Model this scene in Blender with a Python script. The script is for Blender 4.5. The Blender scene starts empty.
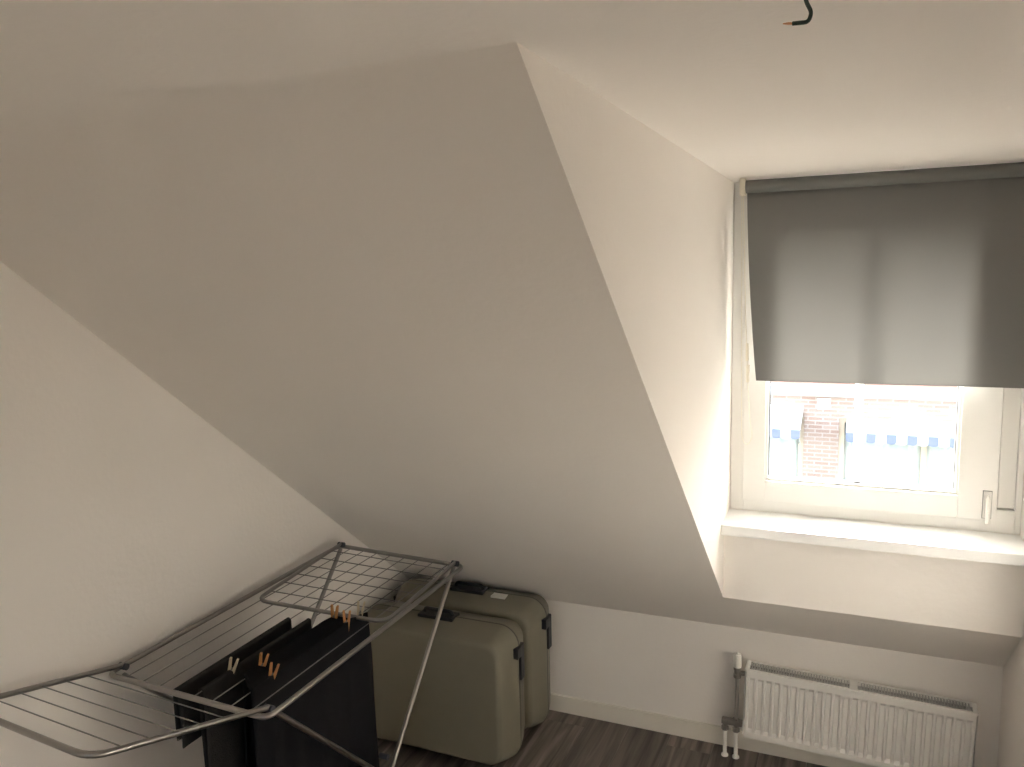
import bpy, bmesh, math, random
from mathutils import Vector, Matrix, noise

random.seed(7)
S = bpy.context.scene
COL = S.collection

# ------------------------------------------------------------------ camera
FPX = 805.4
YAW, PITCH, ROLL = math.radians(23.57), math.radians(7.68), math.radians(-1.37)
CAM = Vector((2.076, -3.390, 2.072))
fw = Vector((-math.sin(YAW) * math.cos(PITCH), math.cos(YAW) * math.cos(PITCH), -math.sin(PITCH)))
rt = Vector((math.cos(YAW), math.sin(YAW), 0))
up = rt.cross(fw)
rt2 = rt * math.cos(ROLL) + up * math.sin(ROLL)
up2 = -rt * math.sin(ROLL) + up * math.cos(ROLL)
cd = bpy.data.cameras.new('camera')
cd.sensor_width = 36
cd.sensor_fit = 'HORIZONTAL'
cd.lens = FPX / 1024 * 36
cd.clip_start = .02
cam = bpy.data.objects.new('camera', cd)
m = Matrix((rt2, up2, -fw)).transposed().to_4x4()
m.translation = CAM
cam.matrix_world = m
COL.objects.link(cam)
S.camera = cam

# ------------------------------------------------------------------ sky, sun, exposure
SUN_DIR = Vector((-.25, .94, .48)).normalized()      # towards the sun
w = bpy.data.worlds.new('sky')
S.world = w
w.use_nodes = True
nt = w.node_tree
bg = nt.nodes['Background']
sky = nt.nodes.new('ShaderNodeTexSky')
sky.sky_type = 'NISHITA'
sky.sun_disc = False
sky.sun_elevation = math.asin(SUN_DIR.z)
sky.sun_rotation = math.atan2(SUN_DIR.x, SUN_DIR.y)
sky.air_density = 1.0
sky.dust_density = 2.0
hs = nt.nodes.new('ShaderNodeHueSaturation')
hs.inputs['Saturation'].default_value = .6
nt.links.new(sky.outputs[0], hs.inputs['Color'])
nt.links.new(hs.outputs[0], bg.inputs[0])
bg.inputs[1].default_value = .28
sl = bpy.data.lights.new('sun', 'SUN')
sl.energy = 17
sl.angle = math.radians(34)               # hazy sun
sl.color = (1, .90, .81)
sun = bpy.data.objects.new('sun', sl)
sun.rotation_euler = SUN_DIR.to_track_quat('Z', 'Y').to_euler()
COL.objects.link(sun)
S.view_settings.view_transform = 'Standard'
S.view_settings.look = 'None'
S.view_settings.exposure = 3.05
S.view_settings.gamma = 1
S.view_settings.use_curve_mapping = False
S.cycles.max_bounces = 20
S.cycles.diffuse_bounces = 14
S.cycles.transparent_max_bounces = 16

# ------------------------------------------------------------------ room dimensions (metres)
H, SY, K = 2.4, 2.285, .547          # ceiling, slope run, knee wall height
A, B = 1.613, 2.612                  # dormer left cheek, right wall
YD, YW, YS, ZS = -.319, -.173, -.398, 1.122
YB = -4.8                            # back wall
SL = (H - K) / SY
SHADE_DEPTH = .80                           # depth of the added overhang, set to shade the upper blind
ZD = K - SL * YD
def slope_z(y): return K - SL * y

def portal(name, loc, rot, sx, sy):
    l = bpy.data.lights.new(name, 'AREA')
    l.shape = 'RECTANGLE'; l.size = sx; l.size_y = sy
    l.cycles.is_portal = True
    o = bpy.data.objects.new(name, l)
    o.location = loc; o.rotation_euler = rot
    COL.objects.link(o)
portal('window_portal', (2.08, -.05, 1.72), (-math.pi / 2, 0, 0), .75, 1.05)
portal('fill_window_portal', (1.275, YB - .02, 1.725), (math.pi / 2, 0, 0), .55, .65)

# ------------------------------------------------------------------ materials
def mat(name, color, rough=.6, metal=0, spec=.5, bump=0, bscale=60, var=0, vscale=8, **kw):
    m = bpy.data.materials.new(name)
    m.use_nodes = True
    n = m.node_tree.nodes; L = m.node_tree.links
    b = n['Principled BSDF']
    b.inputs['Base Color'].default_value = (*color, 1)
    b.inputs['Roughness'].default_value = rough
    b.inputs['Metallic'].default_value = metal
    b.inputs['Specular IOR Level'].default_value = spec
    tc = n.new('ShaderNodeTexCoord')
    if var:
        nz = n.new('ShaderNodeTexNoise'); nz.inputs['Scale'].default_value = vscale
        nz.inputs['Detail'].default_value = 4
        L.new(tc.outputs['Object'], nz.inputs['Vector'])
        mx = n.new('ShaderNodeMix'); mx.data_type = 'RGBA'
        mx.inputs['A'].default_value = (*[c * (1 - var) for c in color], 1)
        mx.inputs['B'].default_value = (*[min(1, c * (1 + var)) for c in color], 1)
        L.new(nz.outputs['Fac'], mx.inputs['Factor'])
        L.new(mx.outputs['Result'], b.inputs['Base Color'])
    if bump:
        nb = n.new('ShaderNodeTexNoise'); nb.inputs['Scale'].default_value = bscale
        nb.inputs['Detail'].default_value = 6
        L.new(tc.outputs['Object'], nb.inputs['Vector'])
        bp = n.new('ShaderNodeBump'); bp.inputs['Strength'].default_value = bump
        bp.inputs['Distance'].default_value = .004
        L.new(nb.outputs['Fac'], bp.inputs['Height'])
        L.new(bp.outputs['Normal'], b.inputs['Normal'])
    return m

def fabric_mat(name, color, trans):
    m = bpy.data.materials.new(name); m.use_nodes = True
    n = m.node_tree.nodes; L = m.node_tree.links
    n.remove(n['Principled BSDF'])
    d = n.new('ShaderNodeBsdfDiffuse'); t = n.new('ShaderNodeBsdfTranslucent'); mx = n.new('ShaderNodeMixShader')
    tc = n.new('ShaderNodeTexCoord'); wv = n.new('ShaderNodeTexWave')
    wv.inputs['Scale'].default_value = 220; wv.inputs['Distortion'].default_value = 1.5
    L.new(tc.outputs['Object'], wv.inputs['Vector'])
    c = n.new('ShaderNodeMix'); c.data_type = 'RGBA'
    c.inputs['A'].default_value = (*[k * .93 for k in color], 1)
    c.inputs['B'].default_value = (*color, 1)
    L.new(wv.outputs['Fac'], c.inputs['Factor'])
    L.new(c.outputs['Result'], d.inputs[0]); L.new(c.outputs['Result'], t.inputs[0])
    mx.inputs[0].default_value = trans
    L.new(d.outputs[0], mx.inputs[1]); L.new(t.outputs[0], mx.inputs[2])
    L.new(mx.outputs[0], n['Material Output'].inputs[0])
    return m

def glass_mat():
    m = bpy.data.materials.new('clear_glass'); m.use_nodes = True
    n = m.node_tree.nodes; L = m.node_tree.links
    n.remove(n['Principled BSDF'])
    t = n.new('ShaderNodeBsdfTransparent'); t.inputs[0].default_value = (.95, .97, .96, 1)
    g = n.new('ShaderNodeBsdfGlossy'); g.inputs['Roughness'].default_value = .02
    fr = n.new('ShaderNodeFresnel'); fr.inputs[0].default_value = 1.35
    mx = n.new('ShaderNodeMixShader')
    L.new(fr.outputs[0], mx.inputs[0]); L.new(t.outputs[0], mx.inputs[1]); L.new(g.outputs[0], mx.inputs[2])
    L.new(mx.outputs[0], n['Material Output'].inputs[0])
    return m

def plank_mat():
    m = bpy.data.materials.new('laminate'); m.use_nodes = True
    n = m.node_tree.nodes; L = m.node_tree.links
    b = n['Principled BSDF']; b.inputs['Roughness'].default_value = .42
    tc = n.new('ShaderNodeTexCoord'); mp = n.new('ShaderNodeMapping')
    mp.inputs['Scale'].default_value = (22, 1.3, 6)
    oi = n.new('ShaderNodeObjectInfo')
    vm = n.new('ShaderNodeVectorMath'); vm.operation = 'SCALE'; vm.inputs['Scale'].default_value = 37
    cx = n.new('ShaderNodeCombineXYZ')
    L.new(oi.outputs['Random'], cx.inputs[0]); L.new(oi.outputs['Random'], cx.inputs[1])
    L.new(cx.outputs[0], vm.inputs[0]); L.new(vm.outputs[0], mp.inputs['Location'])
    L.new(tc.outputs['Object'], mp.inputs['Vector'])
    nz = n.new('ShaderNodeTexNoise'); nz.inputs['Scale'].default_value = 1.4; nz.inputs['Detail'].default_value = 7
    nz.inputs['Distortion'].default_value = .6
    L.new(mp.outputs[0], nz.inputs['Vector'])
    cr = n.new('ShaderNodeValToRGB')
    cr.color_ramp.elements[0].position = .32; cr.color_ramp.elements[0].color = (.055, .044, .038, 1)
    cr.color_ramp.elements[1].position = .72; cr.color_ramp.elements[1].color = (.27, .225, .195, 1)
    L.new(nz.outputs['Fac'], cr.inputs[0])
    hv = n.new('ShaderNodeHueSaturation')
    mr = n.new('ShaderNodeMapRange'); mr.inputs['To Min'].default_value = .75; mr.inputs['To Max'].default_value = 1.2
    L.new(oi.outputs['Random'], mr.inputs['Value']); L.new(mr.outputs[0], hv.inputs['Value'])
    L.new(cr.outputs[0], hv.inputs['Color']); L.new(hv.outputs[0], b.inputs['Base Color'])
    return m

def brick_mat():
    m = bpy.data.materials.new('facade_brick'); m.use_nodes = True
    n = m.node_tree.nodes; L = m.node_tree.links
    b = n['Principled BSDF']; b.inputs['Roughness'].default_value = .9
    tc = n.new('ShaderNodeTexCoord'); sp = n.new('ShaderNodeSeparateXYZ'); cb = n.new('ShaderNodeCombineXYZ')
    L.new(tc.outputs['Object'], sp.inputs[0])
    L.new(sp.outputs['X'], cb.inputs[0]); L.new(sp.outputs['Z'], cb.inputs[1])
    br = n.new('ShaderNodeTexBrick')
    br.inputs['Color1'].default_value = (.32, .21, .165, 1)
    br.inputs['Color2'].default_value = (.38, .275, .225, 1)
    br.inputs['Mortar'].default_value = (.42, .36, .32, 1)
    br.inputs['Scale'].default_value = 1
    br.inputs['Brick Width'].default_value = .22
    br.inputs['Row Height'].default_value = .065
    br.inputs['Mortar Size'].default_value = .010
    L.new(cb.outputs[0], br.inputs['Vector'])
    L.new(br.outputs['Color'], b.inputs['Base Color'])
    bp = n.new('ShaderNodeBump'); bp.inputs['Strength'].default_value = .5; bp.inputs['Distance'].default_value = .01
    bp.invert = True
    L.new(br.outputs['Fac'], bp.inputs['Height']); L.new(bp.outputs[0], b.inputs['Normal'])
    return m

M = dict(
    wall=mat('white_wall_paint', (.868, .836, .80), .85, spec=.2, bump=.25, bscale=55, var=.02, vscale=3),
    ceil=mat('white_ceiling_paint', (.868, .836, .80), .85, spec=.2, bump=.25, bscale=55, var=.02, vscale=3),
    base=mat('skirting_paint', (.78, .75, .68), .5),
    upvc=mat('white_upvc', (.78, .775, .755), .35, var=.01),
    sill=mat('white_sill_laminate', (.86, .87, .87), .35, var=.01),
    gasket=mat('grey_rubber_gasket', (.16, .17, .18), .7),
    steel=mat('brushed_steel_tube', (.34, .325, .31), .30, metal=1, bump=.1, bscale=200),
    wire=mat('plated_wire', (.27, .265, .255), .4, metal=1),
    plastic_dark=mat('dark_grey_plastic', (.06, .065, .08), .5),
    black_cloth=mat('black_cotton', (.012, .012, .014), .95, spec=.1, bump=.4, bscale=300, var=.2, vscale=30),
    char_cloth=mat('charcoal_knit', (.035, .034, .033), .95, spec=.1, bump=.5, bscale=240, var=.3, vscale=40),
    peg_pale=mat('pale_beech_wood', (.70, .60, .44), .7, bump=.2, bscale=90, var=.12, vscale=60),
    peg_orange=mat('orange_pine_wood', (.62, .30, .11), .7, bump=.2, bscale=90, var=.15, vscale=60),
    shell=mat('beige_grey_shell', (.20, .186, .14), .45, bump=.25, bscale=260, var=.06, vscale=14),
    trim=mat('dark_seam_trim', (.055, .05, .042), .5),
    black_plastic=mat('black_plastic', (.018, .018, .020), .35),
    tag=mat('pale_paper_tag', (.72, .70, .64), .7),
    rad=mat('white_radiator_enamel', (.80, .79, .76), .35, var=.01),
    rad_in=mat('radiator_convector', (.42, .42, .41), .5),
    pipe_metal=mat('grey_pipe_metal', (.42, .41, .39), .4, metal=.5),
    brass=mat('nickel_valve_block', (.30, .28, .25), .4, metal=.5),
    white_plastic=mat('white_plastic', (.84, .83, .79), .4),
    cable=mat('green_cable_sheath', (.022, .045, .032), .45),
    copper=mat('bare_copper', (.75, .40, .22), .3, metal=1),
    cream=mat('cream_cord', (.80, .76, .66), .6),
    blind=fabric_mat('grey_blind_fabric', (.205, .205, .20), .050),
    blind_roll=mat('grey_blind_roll', (.16, .165, .16), .8, bump=.2, bscale=300),
    glass=glass_mat(), plank=plank_mat(), brick=brick_mat(),
    street=mat('asphalt', (.16, .16, .16), .9, var=.2, vscale=2),
    roof=mat('roof_tiles', (.33, .17, .12), .8, var=.25, vscale=6),
    white_paint=mat('white_facade_paint', (.80, .79, .76), .6, var=.03),
    tan=mat('tan_window_frame', (.55, .45, .34), .6),
    curtain=mat('net_curtain', (.74, .74, .73), .9, var=.06, vscale=5),
    navy=mat('blue_awning_cloth', (.17, .185, .26), .8),
    awn=mat('white_awning_cloth', (.82, .82, .82), .8),
    sub=mat('screed', (.35, .34, .32), .9),
)

# ------------------------------------------------------------------ mesh helpers
WL = {}
def obj(name, bm, material, parent=None, smooth=False, kind=None):
    """one mesh object from a bmesh given in world coordinates"""
    me = bpy.data.meshes.new(name)
    bmesh.ops.recalc_face_normals(bm, faces=bm.faces)
    off = WL.get(parent.name, Vector()) if parent else None
    if off is None:                                       # top level: origin at the base centre
        xs = [v.co for v in bm.verts]
        off = Vector((sum(c.x for c in xs) / len(xs), sum(c.y for c in xs) / len(xs), min(c.z for c in xs)))
        loc = off
    else:
        loc = Vector()
    for v in bm.verts: v.co -= off
    if smooth:
        for f in bm.faces: f.smooth = True
        for e in bm.edges:
            if len(e.link_faces) == 2 and e.calc_face_angle(0) > .7: e.smooth = False
    bm.to_mesh(me); bm.free()
    me.materials.append(M[material])
    o = bpy.data.objects.new(name, me)
    COL.objects.link(o)
    o.location = loc
    if parent: o.parent = parent
    WL[o.name] = off.copy()
    if kind: o['kind'] = kind
    return o

def thing(name, loc, label=None, cat=None, group=None, kind=None):
    o = bpy.data.objects.new(name, None)
    o.empty_display_size = .1
    COL.objects.link(o)
    o.location = loc
    WL[o.name] = Vector(loc)
    return tag(o, label, cat, group, kind)

def tag(o, label=None, cat=None, group=None, kind=None):
    if label: o['label'] = label
    if cat: o['category'] = cat
    if group: o['group'] = group
    if kind: o['kind'] = kind
    return o

def box(bm, x0, x1, y0, y1, z0, z1, bev=0):
    t = bmesh.new()
    vs = [t.verts.new((x, y, z)) for x in (x0, x1) for y in (y0, y1) for z in (z0, z1)]
    for f in ((0, 1, 3, 2), (4, 6, 7, 5), (0, 4, 5, 1), (2, 3, 7, 6), (0, 2, 6, 4), (1, 5, 7, 3)):
        t.faces.new([vs[i] for i in f])
    if bev:
        bmesh.ops.bevel(t, geom=list(t.edges), offset=bev, segments=2, affect='EDGES', profile=.7)
    merge(bm, t)
    return bm

def merge(bm, t):
    mp = {v: bm.verts.new(v.co) for v in t.verts}
    for f in t.faces: bm.faces.new([mp[v] for v in f.verts])
    t.free()

def bx(*a, **k): return box(bmesh.new(), *a, **k)

def prism(bm, pts, axis, d0, d1):
    """extrude a polygon (2D list) along axis 'x'|'y'|'z'"""
    def P(a, b, d): return (d, a, b) if axis == 'x' else (a, d, b) if axis == 'y' else (a, b, d)
    lo = [bm.verts.new(P(a, b, d0)) for a, b in pts]; hi = [bm.verts.new(P(a, b, d1)) for a, b in pts]
    n = len(pts)
    bm.faces.new(lo); bm.faces.new(hi)
    for i in range(n): bm.faces.new((lo[i], lo[(i + 1) % n], hi[(i + 1) % n], hi[i]))
    return bm

def tube(bm, pts, r, seg=8, closed=False, caps=True):
    pts = [Vector(p) for p in pts]
    n = len(pts)
    rs = r if isinstance(r, (list, tuple)) else [r] * n
    rings = []
    prev = None
    for i, p in enumerate(pts):
        if closed: t = (pts[(i + 1) % n] - pts[i - 1])
        else: t = pts[min(i + 1, n - 1)] - pts[max(i - 1, 0)]
        t.normalize()
        if prev is None:
            a = Vector((0, 0, 1)) if abs(t.z) < .9 else Vector((1, 0, 0))
            u = t.cross(a).normalized()
        else:
            u = (prev - t * prev.dot(t)).normalized()
        prev = u
        v = t.cross(u)
        rings.append([bm.verts.new(p + (u * math.cos(q) + v * math.sin(q)) * rs[i])
                      for q in [2 * math.pi * k / seg for k in range(seg)]])
    m_ = n if closed else n - 1
    for i in range(m_):
        a, b = rings[i], rings[(i + 1) % n]
        for k in range(seg): bm.faces.new((a[k], a[(k + 1) % seg], b[(k + 1) % seg], b[k]))
    if not closed and caps:
        bm.faces.new(rings[0]); bm.faces.new(rings[-1])
    return bm

def tb(*a, **k): return tube(bmesh.new(), *a, **k)

def rounded(pts, rad, closed=False, n=5):
    """polyline with filleted corners"""
    pts = [Vector(p) for p in pts]
    out = []
    N = len(pts)
    for i, p in enumerate(pts):
        if not closed and i in (0, N - 1): out.append(p); continue
        a = pts[i - 1] - p; b = pts[(i + 1) % N] - p
        r = min(rad, a.length * .45, b.length * .45)
        a = p + a.normalized() * r; b = p + b.normalized() * r
        for k in range(n + 1):
            t = k / n
            out.append(a * (1 - t) ** 2 + p * 2 * t * (1 - t) + b * t * t)
    return out

def struct(name, bm, material, label, parent=None, cat=None):
    o = obj(name, bm, material, parent)
    if not parent: tag(o, label, cat or name.split('_')[0], kind='structure')
    return o

# ================================================================== the room shell
T = .14
fl = struct('floor', bx(-T, B + T, YB - T, .14, -.16, -.012), 'sub', 'grey-brown wood laminate floor of the attic room', cat='floor')
pw, pl = .192, 1.285
ix = 0
x = 0.0
plank_cache = {}
while x < B - .001:
    x1 = min(x + pw, B)
    y = YB + (-(ix * .43) % pl) - pl
    while y < 0:
        y0, y1 = max(y, YB), min(y + pl, 0)
        if y1 - y0 > .02:
            L_, W_ = round(y1 - y0, 4), round(x1 - x, 4)
            key = (L_, W_)
            c = Vector(((x + x1) / 2, (y0 + y1) / 2, 0))
            if key not in plank_cache:
                o = obj('plank', bx(-W_ / 2 + .0008, W_ / 2 - .0008, -L_ / 2 + .0008, L_ / 2 - .0008, -.012, 0, bev=.0008), 'plank', fl)
                for v in o.data.vertices: v.co += WL[fl.name]
                plank_cache[key] = o.data
            else:
                o = bpy.data.objects.new('plank', plank_cache[key]); COL.objects.link(o); o.parent = fl
            o.location = c - WL[fl.name]
        y += pl
    x = x1; ix += 1

struct('wall_left', bx(-T, 0, YB - T, .14, -.012, H + T), 'wall', 'white painted gable wall behind the drying rack', cat='wall')
struct('wall_right', bx(B, B + T, YB - T, .14, -.012, H + T), 'wall', 'white painted side wall at the right end of the radiator', cat='wall')
struct('wall_front', bx(0, B, 0, .14, -.012, K + .02), 'wall', 'low white knee wall behind the radiator and suitcases', cat='wall')
# back wall; the opening behind the camera is added for fill daylight
bw = bmesh.new()
W2 = (1.00, 1.55, 1.40, 2.05)
box(bw, 0, W2[0], YB - T, YB, -.012, H + T); box(bw, W2[1], B, YB - T, YB, -.012, H + T)
box(bw, W2[0], W2[1], YB - T, YB, -.012, W2[2]); box(bw, W2[0], W2[1], YB - T, YB, W2[3], H + T)
struct('wall_back', bw, 'wall', 'white painted wall opposite the dormer, with an added window opening for fill light', cat='wall')

# flat ceiling, running on into the dormer
c = bmesh.new()
prism(c, [(0, YB), (0, -SY), (A, -SY), (A, YW + .10), (B, YW + .10), (B, YB)], 'z', H, H + T)
struct('ceiling', c, 'ceil', 'flat white ceiling running on into the dormer', cat='ceiling')

# sloped ceiling: full strip left of the dormer, short strip below it
s = bmesh.new()
nz_ = Vector((0, SL, 1)).normalized() * .12                # outwards
def slab(bm, x0, x1, ya, yb, k=1):
    q = [Vector((x, y, slope_z(y))) for x, y in ((x0, ya), (x1, ya), (x1, yb), (x0, yb))]
    lo = [bm.verts.new(p) for p in q]; hi = [bm.verts.new(p + nz_ * k) for p in q]
    bm.faces.new(lo); bm.faces.new(hi)
    for i in range(4): bm.faces.new((lo[i], lo[(i + 1) % 4], hi[(i + 1) % 4], hi[i]))
slab(s, 0, A - .068, -SY, .0)
slab(s, A - .068, A, -SY, .0, .03)
slab(s, A, B, YD, .0)
# soft plaster fillet where slope meets ceiling, dying out at the dormer corner
rows = []
NX, NS = 14, 7
up_d = Vector((0, -1, SL)).normalized()
for i in range(NX + 1):
    xx = A * i / NX
    r_ = .05 * (1 - (i / NX) ** 1.5) + .001
    p0 = Vector((xx, -SY, H)) - up_d * r_; p1 = Vector((xx, -SY, H)); p2 = p1 + Vector((0, -r_, 0))
    rows.append([s.verts.new(p0 * (1 - t) ** 2 + p1 * 2 * t * (1 - t) + p2 * t * t - Vector((0, 0, .0006))) for t in [k / NS for k in range(NS + 1)]])
for i in range(NX):
    for k in range(NS):
        f = s.faces.new((rows[i][k], rows[i + 1][k], rows[i + 1][k + 1], rows[i][k + 1])); f.smooth = True
struct('ceiling_slope', s, 'ceil', 'sloped white roof plane between the gable wall and the dormer', cat='ceiling')

# dormer
d = bmesh.new()
off_ = .0036 * math.sqrt(1 + SL * SL)                      # the cheek stands on the slope's edge
prism(d, [(-SY + off_ / SL, H), (YW + .10, H), (YW + .10, slope_z(YW + .10) + off_)], 'x', A - .07, A)
struct('wall_dormer_left', d, 'wall', 'white triangular dormer cheek left of the window', cat='wall')
d = bmesh.new()
box(d, A, B, YD, YW + .10, ZD, ZS - .042)
box(d, A, B, YW, YW + .10, ZS - .042, ZS)
struct('wall_dormer_front', d, 'wall', 'white strip of wall between the windowsill and the radiator', cat='wall')
# unseen overhang added outside the window to shade the top of the blind
struct('trim_2', bx(A - .25, B + .25, YW + .10, YW + .10 + SHADE_DEPTH, H + .005, H + .06), 'white_paint', 'added white overhang, unseen outside the window, shading the upper blind', cat='added eave')
# skirting
def skirting(name, x0, x1, y0, y1, label):
    struct(name, bx(x0, x1, y0, y1, 0, .082, bev=.004), 'base', label, cat='baseboard')
skirting('baseboard_front', .016, B - .016, -.015, 0, 'cream skirting board along the low knee wall')
skirting('baseboard_left', 0, .015, YB, 0, 'cream skirting board along the gable wall')
skirting('baseboard_right', B - .015, B, YB, 0, 'cream skirting board along the right wall')
skirting('baseboard_back', .016, B - .016, YB, YB + .015, 'cream skirting board along the back wall')

# ================================================================== dormer window
# windowsill board
struct('trim_1', bx(A + .0005, B - .0005, YS, YW, ZS - .04, ZS, bev=.004), 'sill', 'white windowsill board below the dormer window', cat='windowsill')

def window(name, x0, x1, z0, z1, yin, out, label, bar=False, simple=False):
    """frame against yin (room side); out=+1 when the outside is +y"""
    root = thing(name, ((x0 + x1) / 2, yin, z0), label, 'window', kind='structure')
    def Y(a, b): return (yin + out * a, yin + out * b) if out > 0 else (yin + out * b, yin + out * a)
    return root, Y

w1, Yf = window('window_1', A, B, ZS, H, YW, 1, 'white plastic dormer window half covered by the grey roller blind')
FL, FR, FB, FT = A + .0015, B - .0015, ZS + .0005, H - .001
jl, jr = 1.668, 2.534            # inner edges of fixed frame at left and right
gl, gr, gb, gt = 1.745, 2.411, 1.250, 2.235
def fr(name, par, x0, x1, z0, z1, ya, yb, matn='upvc', bev=.003):
    y0, y1 = Yf(ya, yb)
    return obj(name, bx(x0, x1, y0, y1, z0, z1, bev=bev), matn, par)
fr('frame_jamb', w1, FL, jl, FB, FT, .0, .075)
fr('frame_jamb', w1, 2.592, FR, FB, FT, .0, .075)
fr('frame_rail', w1, jl, 2.592, FB, ZS + .050, .0, .075)
fr('frame_rail', w1, jl, 2.592, H - .075, FT, .0, .075)
fr('side_panel', w1, jr + .004, 2.590, ZS + .088, H - .077, .012, .07)
fr('frame_rail', w1, jr + .001, 2.592, ZS + .048, ZS + .084, .0, .07)
fr('gasket', w1, jr - .004, jr + .008, ZS + .052, H - .08, .030, .06, 'gasket', 0)
fr('gasket', w1, jr + .004, 2.590, ZS + .083, ZS + .089, .030, .06, 'gasket', 0)
# the sash, a little proud of the frame
sash = fr('sash_stile', w1, jl - .006, gl, ZS + .044, H - .068, -.012, .06)
fr('sash_stile', w1, gr, jr, ZS + .044, H - .068, -.012, .06)
fr('sash_rail', w1, gl, gr, ZS + .044, gb, -.012, .06)
fr('sash_rail', w1, gl, gr, gt, H - .068, -.012, .06)
# glazing beads, gasket lines and pane
for n_, a in (('glazing_bead', (gl, gl + .010, gb, gt)), ('glazing_bead', (gr - .010, gr, gb, gt)),
              ('glazing_bead', (gl + .010, gr - .010, gb, gb + .010)), ('glazing_bead', (gl + .010, gr - .010, gt - .010, gt))):
    fr(n_, w1, *a, .004, .03, bev=.002)
for a in ((gl + .010, gl + .014, gb + .01, gt - .01), (gr - .014, gr - .010, gb + .01, gt - .01), (gl + .014, gr - .014, gb + .010, gb + .014)):
    fr('glazing_seal', w1, *a, .018, .03, 'gasket', 0)
y0, y1 = Yf(.031, .035)
obj('pane', bx(gl + .004, gr - .004, y0, y1, gb + .004, gt - .004), 'glass', w1)
fr('glazing_bar', w1, 2.062, 2.090, gb + .006, gt - .006, .037, .055, bev=.002)
# handle: rose plate and vertical grip
hd = fr('handle_plate', w1, 2.490, 2.516, 1.176, 1.274, -.019, -.0125, 'upvc', .003)
hx = 2.503
obj('handle_grip', tb(rounded([(hx, YW - .018, 1.255), (hx, YW - .045, 1.255), (hx, YW - .045, 1.165)], .012), .0075, 8), 'white_plastic', hd, True)
hg = fr('handle_edge', w1, 2.4883, 2.5177, 1.1743, 1.2757, -.0130, -.0122, 'gasket', 0)

# unseen window added behind the camera, sized for the fill light
w2, Yf = window('fill_window', W2[0], W2[1], W2[2], W2[3], YB, -1, 'added unseen white window opposite the dormer, letting in fill daylight')
x0, x1, z0, z1 = W2
e = .001
fr('frame_jamb', w2, x0 + e, x0 + .06, z0 + e, z1 - e, .03, .10)
fr('frame_jamb', w2, x1 - .06, x1 - e, z0 + e, z1 - e, .03, .10)
fr('frame_rail', w2, x0 + .06, x1 - .06, z0 + e, z0 + .06, .03, .10)
fr('frame_rail', w2, x0 + .06, x1 - .06, z1 - .06, z1 - e, .03, .10)
fr('mullion', w2, 1.255, 1.295, z0 + .06, z1 - .06, .03, .10)
for a, b_ in ((x0 + .06, 1.255), (1.295, x1 - .06)):
    y0, y1 = Yf(.06, .065)
    obj('pane', bx(a, b_, y0, y1, z0 + .06, z1 - .06), 'glass', w2)

# ================================================================== roller blind
yb = -.284
bl = thing('roller_blind', (2.13, yb, 1.65), 'grey fabric roller blind pulled halfway down over the dormer window', 'blind')
RX0, RX1 = 1.672, 2.600
rz = 2.3700
obj('roller_tube', tb([(RX0, yb + .002, rz), (RX1, yb + .002, rz)], .0235, 20), 'blind_roll', bl, True)
# fabric sheet leaving the front of the roll, its left edge drifting in towards the hem
f = bmesh.new()
NZ, NXX = 30, 24
def fab(i, j):
    t = j / NZ
    zt = rz - .006
    z = zt + (1.655 - zt) * t
    xl = RX0 + .001 + .043 * (.35 * t + .65 * t * t)
    xx = xl + (RX1 - xl) * i / NXX
    u = (xx - RX0) / (RX1 - RX0)
    dy = .004 * math.sin(u * 7 + t * 2.2) * t * .8 + .006 * t * math.exp(-((u - .86 + .12 * t) / .05) ** 2)
    return Vector((xx, yb + .0245 + dy - .004 * t, z))
g = [[f.verts.new(fab(i, j)) for i in range(NXX + 1)] for j in range(NZ + 1)]
for j in range(NZ):
    for i in range(NXX):
        f.faces.new((g[j][i], g[j][i + 1], g[j + 1][i + 1], g[j + 1][i]))
fo = obj('fabric', f, 'blind', bl, True)
hem = bmesh.new()
pts = [fab(i, NZ) + Vector((0, .0, .001)) for i in range(NXX + 1)]
tube(hem, pts, .0014, 8)
obj('hem_bar', hem, 'blind', bl, True)
br_ = bmesh.new()
box(br_, RX0 - .020, RX0 - .001, yb - .024, yb + .028, rz - .030, H - .0005, bev=.003)
obj('bracket', br_, 'cream', bl)
box_r = bx(RX1 + .001, RX1 + .010, yb - .024, yb + .028, rz - .030, H - .0005, bev=.003)
obj('bracket', box_r, 'cream', bl)
# bead chain: two strands and a loop at the bottom, with a connector
chx = 1.664
ch_pts = []
for k in range(40): ch_pts.append(Vector((chx - .006 + .012 * (k / 39), yb - .008, rz - .9 * k / 39)))
n_arc = 9
for k in range(1, n_arc): 
    q = math.pi * k / n_arc
    ch_pts.append(Vector((chx + .026 - .020 * math.cos(q), yb - .012, rz - .9 - .055 * math.sin(q))))
for k in range(40): ch_pts.append(Vector((chx + .046 - .044 * (k / 39) ** .6, yb - .030, rz - .9 + .9 * k / 39)))
cbm = tb(ch_pts, .0011, 6)
chain = obj('chain', cbm, 'cream', bl, True)
beads = bmesh.new()
acc = 0
for p, q in zip(ch_pts, ch_pts[1:]):
    dseg = (q - p).length
    for n2 in range(max(1, int(dseg / .008))):
        c_ = p.lerp(q, n2 / max(1, int(dseg / .008)))
        bmesh.ops.create_icosphere(beads, subdivisions=1, radius=.0022, matrix=Matrix.Translation(c_))
tag(obj('chain_beads', beads, 'cream', chain, True), kind='stuff')
obj('chain_connector', bx(1.687, 1.698, yb - .037, yb - .025, 1.655, 1.72, bev=.003), 'cream', chain)
obj('chain_connector', bx(1.684, 1.694, yb - .036, yb - .026, 1.735, 1.80, bev=.003), 'cream', chain)

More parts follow.
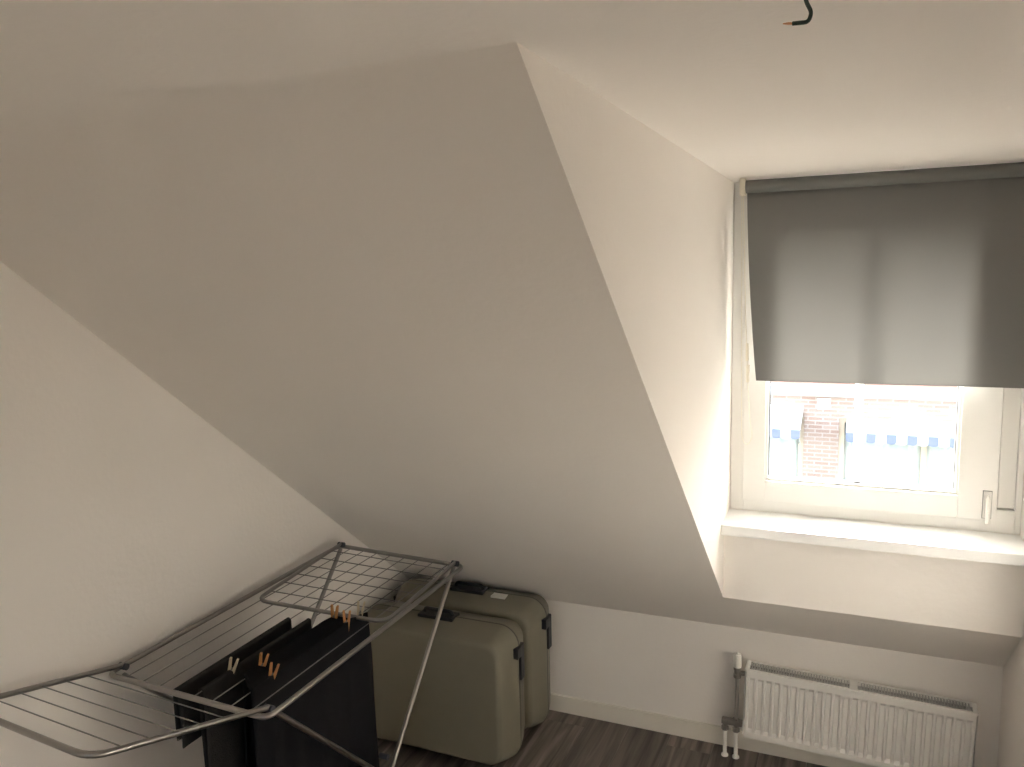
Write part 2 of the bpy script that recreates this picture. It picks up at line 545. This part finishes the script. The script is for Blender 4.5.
# ================================================================== radiator
RA = math.radians(1.6)
RC = Vector((2.095, -.07, .265))
def rad_t(bm):
    bmesh.ops.rotate(bm, verts=bm.verts, cent=RC, matrix=Matrix.Rotation(RA, 3, 'Y'))
    return bm
ra = thing('radiator', (2.095, -.07, 0), 'white ribbed panel radiator on the knee wall under the dormer', 'radiator')
rx0, rx1, rz0, rz1, yf = 1.674, 2.518, .110, .411, -.122
def rpanel(yfront, sgn):
    """ribbed steel panel: wide proud ribs, narrow pressed channels"""
    t = bmesh.new()
    n = 25
    pitch = (rx1 - rx0 - .02) / n
    prof = [(rx0 + .004, 0)]
    for k in range(n):
        c0 = rx0 + .01 + pitch * k
        prof += [(c0 + .004, 0), (c0 + .008, .010), (c0 + pitch - .008, .010), (c0 + pitch - .004, 0)]
    prof.append((rx1 - .004, 0))
    def strip(za, zb, fa, fb):
        a = [t.verts.new((x, yfront + sgn * dpt * fa, za)) for x, dpt in prof]
        b = [t.verts.new((x, yfront + sgn * dpt * fb, zb)) for x, dpt in prof]
        for i in range(len(prof) - 1): t.faces.new((a[i], a[i + 1], b[i + 1], b[i]))
    zz = [(rz0 + .002, 0), (rz0 + .026, 0), (rz0 + .040, 1), (rz1 - .044, 1), (rz1 - .030, 0), (rz1 - .004, 0)]
    for (za, fa), (zb, fb) in zip(zz, zz[1:]): strip(za, zb, fa, fb)
    bmesh.ops.remove_doubles(t, verts=t.verts, dist=1e-5)
    # back sheet
    y2 = yfront + sgn * .012
    r_ = bmesh.ops.extrude_face_region(t, geom=list(t.faces))
    for v in [e_ for e_ in r_['geom'] if isinstance(e_, bmesh.types.BMVert)]: v.co.y = y2
    return t
obj('front_panel', rad_t(rpanel(yf, 1)), 'rad', ra)
obj('back_panel', rad_t(rpanel(-.036, -1)), 'rad', ra)
for xa, xb in ((rx0 - .003, rx0), (rx1, rx1 + .003)):
    obj('side_cover', rad_t(bx(xa, xb, yf + .0005, -.034, rz0 + .012, rz1 + .003, bev=.001)), 'rad', ra)
# convector fins
cv = bmesh.new()
k = rx0 + .03
while k < rx1 - .03:
    box(cv, k, k + .0012, yf + .015, -.05, rz0 + .04, rz1 - .03); k += .016
tag(obj('convector_fins', rad_t(cv), 'rad_in', ra), kind='stuff')
# top grille: outer frame, centre bridge, fine slats
gz = rz1 - .002
for (xa, xb, ya, yb_) in ((rx0, rx1, yf + .001, yf + .013), (rx0, rx1, -.046, -.034), (rx0, rx0 + .014, yf + .013, -.046), (rx1 - .014, rx1, yf + .013, -.046)):
    obj('grille_frame', rad_t(bx(xa, xb, ya, yb_, gz - .006, gz + .004, bev=.001)), 'rad', ra)
obj('grille_bridge', rad_t(bx(2.072, 2.102, yf + .013, -.046, gz - .006, gz + .004, bev=.001)), 'rad', ra)
gs = bmesh.new()
k = rx0 + .020
while k < rx1 - .018:
    if not 2.068 < k < 2.104: box(gs, k, k + .004, yf + .013, -.046, gz - .008, gz + .002)
    k += .0105
for yy in (-.098, -.075): box(gs, rx0 + .014, rx1 - .014, yy, yy + .004, gz - .008, gz + .0015)
tag(obj('grille_slats', rad_t(gs), 'rad_in', ra), kind='stuff')
# wall brackets
for xx in (1.82, 2.37):
    obj('wall_bracket', bx(xx, xx + .03, -.036, -.0005, .17, .36, bev=.002), 'rad', ra)
# valve set on the left: white cap, body, riser, twin valve block and two pipes
vx, vy = 1.640, -.085
def lathe(prof, cx_, cy_, n=14):
    t = bmesh.new()
    rings = [[t.verts.new((cx_ + r_ * math.cos(2 * math.pi * i / n), cy_ + r_ * math.sin(2 * math.pi * i / n), z_)) for i in range(n)] for r_, z_ in prof]
    for a, b in zip(rings, rings[1:]):
        for i in range(n): t.faces.new((a[i], a[(i + 1) % n], b[(i + 1) % n], b[i]))
    t.faces.new(rings[0]); t.faces.new(rings[-1])
    return t
obj('valve_cap', lathe([(.0165, .412), (.0175, .418), (.0175, .462), (.015, .468), (.008, .468), (.006, .476), (.004, .477)], vx, vy), 'white_plastic', ra, True)
vb = lathe([(.012, .362), (.016, .366), (.016, .380), (.013, .383), (.013, .398), (.016, .401), (.016, .411), (.012, .412)], vx, vy)
tube(vb, [(vx, vy, .388), (vx + .036, vy, .387)], .010, 10)
obj('valve_body', vb, 'brass', ra, True)
obj('riser_pipe', tb([(vx, vy, .365), (vx - .002, vy, .17)], .0085, 10), 'pipe_metal', ra, True)
blk = bmesh.new()
box(blk, 1.578, 1.664, vy - .014, vy + .014, .150, .172, bev=.004)
for xx in (1.592, 1.638): merge(blk, lathe([(.010, .118), (.015, .120), (.015, .136), (.011, .140), (.011, .152)], xx, vy, 6))
merge(blk, lathe([(.013, .170), (.013, .180), (.010, .184)], 1.638, vy, 6))
tube(blk, [(1.655, vy, .160), (1.676, vy, .158)], .010, 10)
obj('valve_block', blk, 'brass', ra)
for xx in (1.592, 1.638):
    pp = obj('supply_pipe', tb([(xx, vy, .122), (xx, vy, .001)], .0085, 10), 'white_plastic', ra, True)
    obj('pipe_rosette', lathe([(.0150, .0005), (.0150, .006), (.0100, .012)], xx, vy), 'white_plastic', pp, True)

# ================================================================== suitcases
def suitcase(x0, x1, y0, y1, h, label, lean=0):
    cx_, cy_ = (x0 + x1) / 2, (y0 + y1) / 2
    root = thing('suitcase', (cx_, cy_, 0), label, 'suitcase', 'hard-shell suitcases under the slope')
    hw, th = (x1 - x0) / 2, (y1 - y0) / 2
    foot = .012
    hc = (h + foot) / 2
    hh = (h - foot) / 2
    def ring(t, ins, y, crn, n=7, top=0):
        vs = []
        a, b_ = hw - ins, hh - ins
        r_ = max(crn - ins * .6, .02)
        for qx, qz, q0 in ((1, 1, 0), (-1, 1, 90), (-1, -1, 180), (1, -1, 270)):
            for k in range(n + 1):
                an = math.radians(q0 + 90 * k / n)
                X = qx * (a - r_) + r_ * math.cos(an); Z = qz * (b_ - r_) + r_ * math.sin(an)
                vs.append(t.verts.new((cx_ + X, y, hc + Z)))
        return vs
    def shell(sgn):
        t = bmesh.new()
        rf = .024
        # drafted sides running in towards a flat face, then a tight fillet
        secs = [(.0, .0030), (.0, .010), (.003, .020), (.012, th * .45), (.030, th - rf)]
        for k in range(1, 7):
            an = math.pi / 2 * k / 6
            secs.append((.030 + rf * (1 - math.cos(an)), th - rf + rf * math.sin(an)))
        secs += [(.030 + rf + .03, th + .0012)]
        rings = [ring(t, i_, cy_ + sgn * o_, .085) for i_, o_ in secs]
        for a, b_ in zip(rings, rings[1:]):
            n = len(a)
            for i in range(n): t.faces.new((a[i], a[(i + 1) % n], b_[(i + 1) % n], b_[i]))
        t.faces.new(rings[-1]); t.faces.new(rings[0])
        return t
    obj('shell', shell(-1), 'shell', root, True)
    obj('shell', shell(1), 'shell', root, True)
    # recessed seam band between the shells
    t = bmesh.new()
    r0 = ring(t, -.0006, cy_ - .0034, .085); r1 = ring(t, -.0006, cy_ + .0034, .085)
    n = len(r0)
    for i in range(n): t.faces.new((r0[i], r0[(i + 1) % n], r1[(i + 1) % n], r1[i]))
    t.faces.new(r0); t.faces.new(r1)
    obj('seam', t, 'trim', root)
    # carry handle on the long top edge, in a dark housing
    zt = h
    hx_ = cx_
    hous = bx(hx_ - .085, hx_ + .085, cy_ - .040, cy_ + .034, zt - .010, zt + .006, bev=.004)
    ho = obj('handle_housing', hous, 'black_plastic', root)
    g_ = bmesh.new()
    path = rounded([(hx_ - .070, cy_ - .002, zt + .003), (hx_ - .062, cy_ - .006, zt + .022), (hx_ + .062, cy_ - .006, zt + .022), (hx_ + .070, cy_ - .002, zt + .003)], .02)
    tube(g_, path, .009, 8)
    obj('grip', g_, 'black_plastic', ho, True)
    # latches: right side, left side, beside the handle
    def latch(px, side):
        zc = h - .125
        t = bx(px - .008 if side > 0 else px - .010, px + .010 if side > 0 else px + .008, cy_ - .002, cy_ + .036, zc - .110, zc + .045, bev=.005)
        l = obj('latch', t, 'black_plastic', root)
        t = bx(px - .010 if side > 0 else px - .013, px + .013 if side > 0 else px + .010, cy_ - .042, cy_ + .002, zc + .000, zc + .045, bev=.004)
        obj('latch_clasp', t, 'black_plastic', l)
        return l
    latch(x1, 1); latch(x0, -1)
    # small feet on the bottom edge
    for xx in (x0 + .16, x1 - .16):
        obj('foot', bx(xx - .02, xx + .02, cy_ - .06, cy_ + .06, 0, .0145, bev=.003), 'black_plastic', root)
    return root, hx_, zt, cy_
suitcase(.045, .798, -.592, -.318, .612, 'beige-grey hard-shell suitcase standing nearer the camera, beside the drying rack')
r2, hx_, zt, cyb = suitcase(.050, .815, -.300, -.046, .625, 'beige-grey hard-shell suitcase standing against the knee wall, behind the other')
obj('luggage_tag', bx(hx_ + .13, hx_ + .20, cyb - .050, cyb - .008, zt - .0075, zt + .0006, bev=.001), 'tag', r2)

# ================================================================== drying rack
NL, NR = Vector((.022, -1.785, .908)), Vector((.640, -1.800, .903))
FLc, FRc = Vector((.045, -.632, .936)), Vector((.660, -.665, .934))
rk = thing('drying_rack', (.35, -1.2, 0), 'folding steel laundry drying rack along the gable wall', 'drying rack')
RT, RW = .0085, .0017
obj('main_frame', tb(rounded([NL, NR, FRc, FLc], .036, True), RT, 10, closed=True), 'steel', rk, True)
NWIRE = 8
def WP(k, t):
    """point on long wire k (1..8) at fraction t, near to far"""
    s_ = k / (NWIRE + 1)
    return NL.lerp(NR, s_).lerp(FLc.lerp(FRc, s_), t)
for k in range(1, NWIRE + 1):
    obj('wire', tb([WP(k, 0), WP(k, 1)], RW, 6), 'wire', rk, True)
# near wing, opened and tilted upwards towards the camera
up_ = Vector((0, 0, .012))
hl, hr = NL.lerp(FLc, .035) + Vector((.022, 0, .014)), NR.lerp(FRc, .025) + Vector((-.018, 0, .014))
ol, orr = Vector((.060, -2.225, 1.046)), Vector((.620, -2.312, 1.090))
wn = obj('wing', tb(rounded([hl, ol, orr, hr], .06), RT * .9, 10), 'steel', rk, True)
for k in range(1, 6):
    t = .14 + k * .14
    obj('wing_wire', tb([hl.lerp(ol, t), hr.lerp(orr, t)], RW, 6), 'wire', wn, True)
# far wing, folded flat onto the frame
fl_, fr_ = FLc + Vector((.022, -.015, .017)), FRc + Vector((-.030, -.015, .017))
il, ir = Vector((.088, -1.205, .9235)), Vector((.635, -1.200, .9225))
wf = obj('wing', tb(rounded([fl_, il, ir, fr_], .055), RT * .85, 10), 'steel', rk, True)
for k in range(1, 7):
    t = k / 7.0
    obj('wing_wire', tb([fl_.lerp(il, t), fr_.lerp(ir, t)], RW, 6), 'wire', wf, True)
# hinges
for h_ in (hl, hr, fl_, fr_):
    t = bmesh.new()
    tube(t, [h_ + Vector((-.014, 0, -.004)), h_ + Vector((.014, 0, -.004))], .0105, 10)
    obj('hinge', t, 'plastic_dark', rk, True)
# crossing legs, joined by bars at the floor
def leg(x_, ya, za, yb_):
    p0 = Vector((x_, ya, za)); p1 = Vector((x_, yb_, .010))
    return obj('leg', tb([p0, p1], RT, 10), 'steel', rk, True)
for xx in (.052, .622): leg(xx, -1.752, .895, -.86)
for xx in (.066, .612): leg(xx, -.652, .931, -1.50)
for a, b_, yy in ((.052, .622, -.86), (.066, .612, -1.50)):
    obj('foot_bar', tb([(a - .02, yy, .0105), (b_ + .02, yy, .0105)], .0095, 10), 'steel', rk, True)
    for xx in (a - .02, b_ + .02):
        obj('foot_cap', tb([(xx - .012, yy, .0115), (xx + .012, yy, .0115)], .0115, 10), 'plastic_dark', rk, True)
for xa in (.068, .613):
    obj('leg_pivot', tb([(xa - .016, -1.215, .440), (xa + .016, -1.215, .440)], .010, 10), 'plastic_dark', rk, True)

# ------------------------------------------------------------------ laundry
def drape(name, path, t0, t1, lenL, lenR, matn, label, seed, k_a, k_b, thick=.006, wav=.006, sagfar=0, t0b=None, t1b=None):
    """cloth lying over wires k_a..k_b, hanging lenL on the gable side and lenR on the room side"""
    bm = bmesh.new()
    n_t = 36
    nL, nR, nM = 16, 22, 8
    rows = []
    for i in range(n_t + 1):
        u = i / n_t
        t = t0 + (t1 - t0) * u
        tB = t if t0b is None else t0b + (t1b - t0b) * u
        a, b_ = WP(k_a, t), WP(k_b, tB)
        rr = .0065
        row = []
        w1_ = lambda d, s_: wav * min(1, d * 6) * (math.sin(u * 15 + seed + s_) + .6 * math.sin(u * 31 + seed * 2 + d * 5 + s_))
        eL = lenL * (1 + .05 * math.sin(u * 6 + seed)); eR = lenR * (1 + .04 * math.sin(u * 5 + seed * 1.7))
        for j in range(nL, 0, -1):
            d = eL * j / nL
            row.append(Vector((a.x - rr + w1_(d, 0) - .004 * min(1, d * 8), a.y + .02 * d * math.sin(seed), a.z - d)))
        for j in range(nM + 1):
            q = j / nM
            if k_a == k_b:
                an = math.pi * (1 - q)
                row.append(Vector((a.x + rr * math.cos(an), a.y, a.z + rr * math.sin(an) * .9)))
            else:
                p = a.lerp(b_, q)
                sag = .012 * math.sin(math.pi * q) * (1 + .4 * math.sin(u * 9 + seed))
                row.append(Vector((p.x + rr * (2 * q - 1), p.y, p.z + rr - sag)))
        for j in range(1, nR + 1):
            d = eR * j / nR
            row.append(Vector((b_.x + rr + w1_(d, 2) + .006 * min(1, d * 8), b_.y - .02 * d * math.sin(seed), b_.z - d)))
        if sagfar:
            for v in row: v.z -= sagfar * max(0, (u - .8) / .2) ** 2
        rows.append(row)
    vs = [[bm.verts.new(p) for p in r_] for r_ in rows]
    for i in range(n_t):
        for j in range(len(vs[0]) - 1):
            bm.faces.new((vs[i][j], vs[i + 1][j], vs[i + 1][j + 1], vs[i][j + 1]))
    o = obj(name, bm, matn, None, True)
    md = o.modifiers.new('thickness', 'SOLIDIFY'); md.thickness = thick * .5; md.offset = 1
    for p in o.data.polygons: p.use_smooth = True
    tag(o, label, 'laundry', 'dark laundry on the rack')
    return o
drape('laundry_cloth', None, .004, .435, .15, .165, 'char_cloth', 'short charcoal cloth on the rack, the dark piece nearest the gable wall', .6, 4, 4, .008, .003)
drape('laundry_garment', None, .03, .455, .34, .40, 'char_cloth', 'dark pegged garment on the rack between the charcoal cloth and the long black garment', 2.1, 5, 5, .006, .0035)
drape('laundry_garment', None, .125, .52, .55, .78, 'black_cloth', 'long black garment hanging over two wires on the room side of the rack', 4.0, 6, 7, .006, .008, .012, .07, .575)

def clothes_peg(k, t, matn, label, rot=0, tilt=0, roll=0):
    """wooden spring peg astride a wire: two prongs and a spring"""
    p = WP(k, t)
    root = thing('clothes_peg', p, label, 'clothes peg', 'wooden pegs on the rack')
    Rm = Matrix.Rotation(rot, 3, 'Z') @ Matrix.Rotation(tilt, 3, 'X') @ Matrix.Rotation(roll, 3, 'Y')
    for s_ in (-1, 1):
        t_ = bmesh.new()
        prof = [(s_ * .0034, -.038), (s_ * .0082, -.038), (s_ * .0100, -.006), (s_ * .0135, .042), (s_ * .0078, .042), (s_ * .0024, .006)]
        prism(t_, prof, 'x', -.005, .005)
        # prongs close across the wire (x) : swap axes so the gap straddles it
        for v in t_.verts: v.co = Vector((v.co.y, v.co.x, v.co.z + .003))
        bmesh.ops.rotate(t_, verts=t_.verts, cent=(0, 0, 0), matrix=Rm)
        for v in t_.verts: v.co += p
        obj('prong', t_, matn, root)
    sp_ = bmesh.new()
    tube(sp_, [(0, -.0062, .007), (0, .0062, .007)], .0042, 8)
    bmesh.ops.rotate(sp_, verts=sp_.verts, cent=(0, 0, 0), matrix=Rm)
    for v in sp_.verts: v.co += p
    obj('spring', sp_, 'wire', root, True)
clothes_peg(5, .135, 'peg_pale', 'pale wooden clothes peg on the dark garment, leftmost of the pegs', .4, .05, .30)
clothes_peg(6, .185, 'peg_orange', 'dull orange wooden clothes peg second from the left', .4, .05, .25)
clothes_peg(7, .155, 'peg_orange', 'bright orange wooden clothes peg, the lowest one on the black garment', .4, .08, .28)
clothes_peg(6, .500, 'peg_orange', 'orange wooden clothes peg under the folded wing of the rack', .2, .05, .1)
clothes_peg(7, .480, 'peg_orange', 'small brown-orange clothes peg just left of the whitish peg', .4, -.05, .05)
clothes_peg(7, .548, 'peg_pale', 'whitish wooden clothes peg at the far end of the black garment', .5, -.05, .15)

# ================================================================== bare cable end at the ceiling
cb_ = thing('ceiling_cable', (2.004, -2.29, H), 'short dark green cable with bare copper end poking from the ceiling', 'cable')
cp = rounded([(1.998, -2.293, H + .02), (2.000, -2.292, H - .004), (2.0075, -2.288, H - .018), (2.004, -2.285, H - .028), (1.985, -2.282, H - .0265)], .012)
obj('sheath', tb(cp, .0026, 10), 'cable', cb_, True)
obj('copper_end', tb([(1.9855, -2.282, H - .0265), (1.980, -2.2815, H - .0255), (1.9735, -2.281, H - .0248)], [.0014, .0016, .0007], 8), 'copper', cb_, True)

# ================================================================== outside: the house across the street
YF = 10.0
GZ = -6.5
st = obj('street', bx(-25, 30, .2, 60, GZ - .2, GZ), 'street')
tag(st, 'grey asphalt street between the houses', 'street', kind='structure')
hs_ = thing('row_house', (2, YF + 4, GZ), 'brick row house with white gutter across the street', 'house')
# front wall with openings
wins = [(-1.10, 1.28), (1.80, 4.20), (-4.6, -2.2), (5.4, 7.8)]
zt_, zb_ = -.265, -1.95
wb = bmesh.new()
xs = sorted([v for p in wins for v in p])
edges = [-14] + xs + [18]
for i in range(0, len(edges), 2): box(wb, edges[i], edges[i + 1], YF, YF + .3, zb_, zt_)
box(wb, -14, 18, YF, YF + .3, zt_, .20)
box(wb, -14, 18, YF, YF + .3, GZ, zb_)
obj('front_wall', wb, 'brick', hs_)
obj('gutter', bx(-14, 18, YF - .22, YF + .05, .11, .26, bev=.02), 'white_paint', hs_)
obj('fascia', bx(-14, 18, YF - .03, YF, .07, .11), 'white_paint', hs_)
obj('anchor_plate', bx(1.47, 1.66, YF - .05, YF, -.13, .04, bev=.01), 'white_paint', hs_)
rb = bmesh.new()
prism(rb, [(YF - .15, .20), (YF + 4.2, 3.6), (YF + 8.5, .2)], 'x', -14, 18)
obj('roof', rb, 'roof', hs_)
obj('rear_wall', bx(-14, 18, YF + 8.0, YF + 8.3, GZ, .2), 'brick', hs_)
for a, b_ in wins:
    wf_ = bmesh.new()
    for q in ((a, a + .08, zb_, zt_), (b_ - .08, b_, zb_, zt_), (a + .08, b_ - .08, zb_, zb_ + .08), (a + .08, b_ - .08, zt_ - .08, zt_), ((a + b_) / 2 - .04, (a + b_) / 2 + .04, zb_ + .08, zt_ - .08)):
        box(wf_, q[0], q[1], YF + .06, YF + .14, q[2], q[3])
    wo = obj('window_frame', wf_, 'tan', hs_)
    obj('pane', bx(a + .08, b_ - .08, YF + .095, YF + .10, zb_ + .08, zt_ - .08), 'glass', wo)
    # net curtain with soft folds
    cu = bmesh.new()
    n = 60
    lo = [cu.verts.new((a + (b_ - a) * i / n, YF + .20 + .02 * math.sin(i * 1.3), zb_)) for i in range(n + 1)]
    hi = [cu.verts.new((a + (b_ - a) * i / n, YF + .20 + .02 * math.sin(i * 1.3), zt_)) for i in range(n + 1)]
    for i in range(n): cu.faces.new((lo[i], lo[i + 1], hi[i + 1], hi[i]))
    obj('curtain', cu, 'curtain', wo)
def awning(a, b_, label, phase, zt2):
    root = thing('awning', ((a + b_) / 2, YF, -.46), label, 'awning', 'striped awnings across the street')
    out = .75
    zf = -.345
    t = bmesh.new()
    prism(t, [(YF - .002, zt2), (YF - .002, zt2 - .02), (YF - out, zf - .015), (YF - out, zf)], 'x', a, b_)
    obj('canopy', t, 'awn', root)
    x_ = a; i = phase
    while x_ < b_ - .02:
        x2 = min(x_ + .135, b_)
        sc = bmesh.new()
        pts = [(x_, zf), (x2, zf), (x2, zf - .11)]
        for k in range(1, 6):
            an = math.pi * k / 6
            pts.append(((x_ + x2) / 2 + (x2 - x_) / 2 * math.cos(an), zf - .11 - .035 * math.sin(an)))
        pts.append((x_, zf - .11))
        prism(sc, pts, 'y', YF - out - .004, YF - out)
        obj('valance_flap', sc, 'navy' if i % 2 else 'awn', root)
        x_ = x2; i += 1
    for xx in (a + .05, b_ - .05):
        obj('arm', tb([(xx, YF - .002, zf - .35), (xx, YF - out + .02, zf - .02)], .012, 8), 'white_paint', root, True)
awning(-.89, 1.27, 'blue and white scalloped awning on the left window across the street', 0, -.09)
awning(1.912, 4.37, 'blue and white scalloped awning on the right window across the street', 1, -.26)
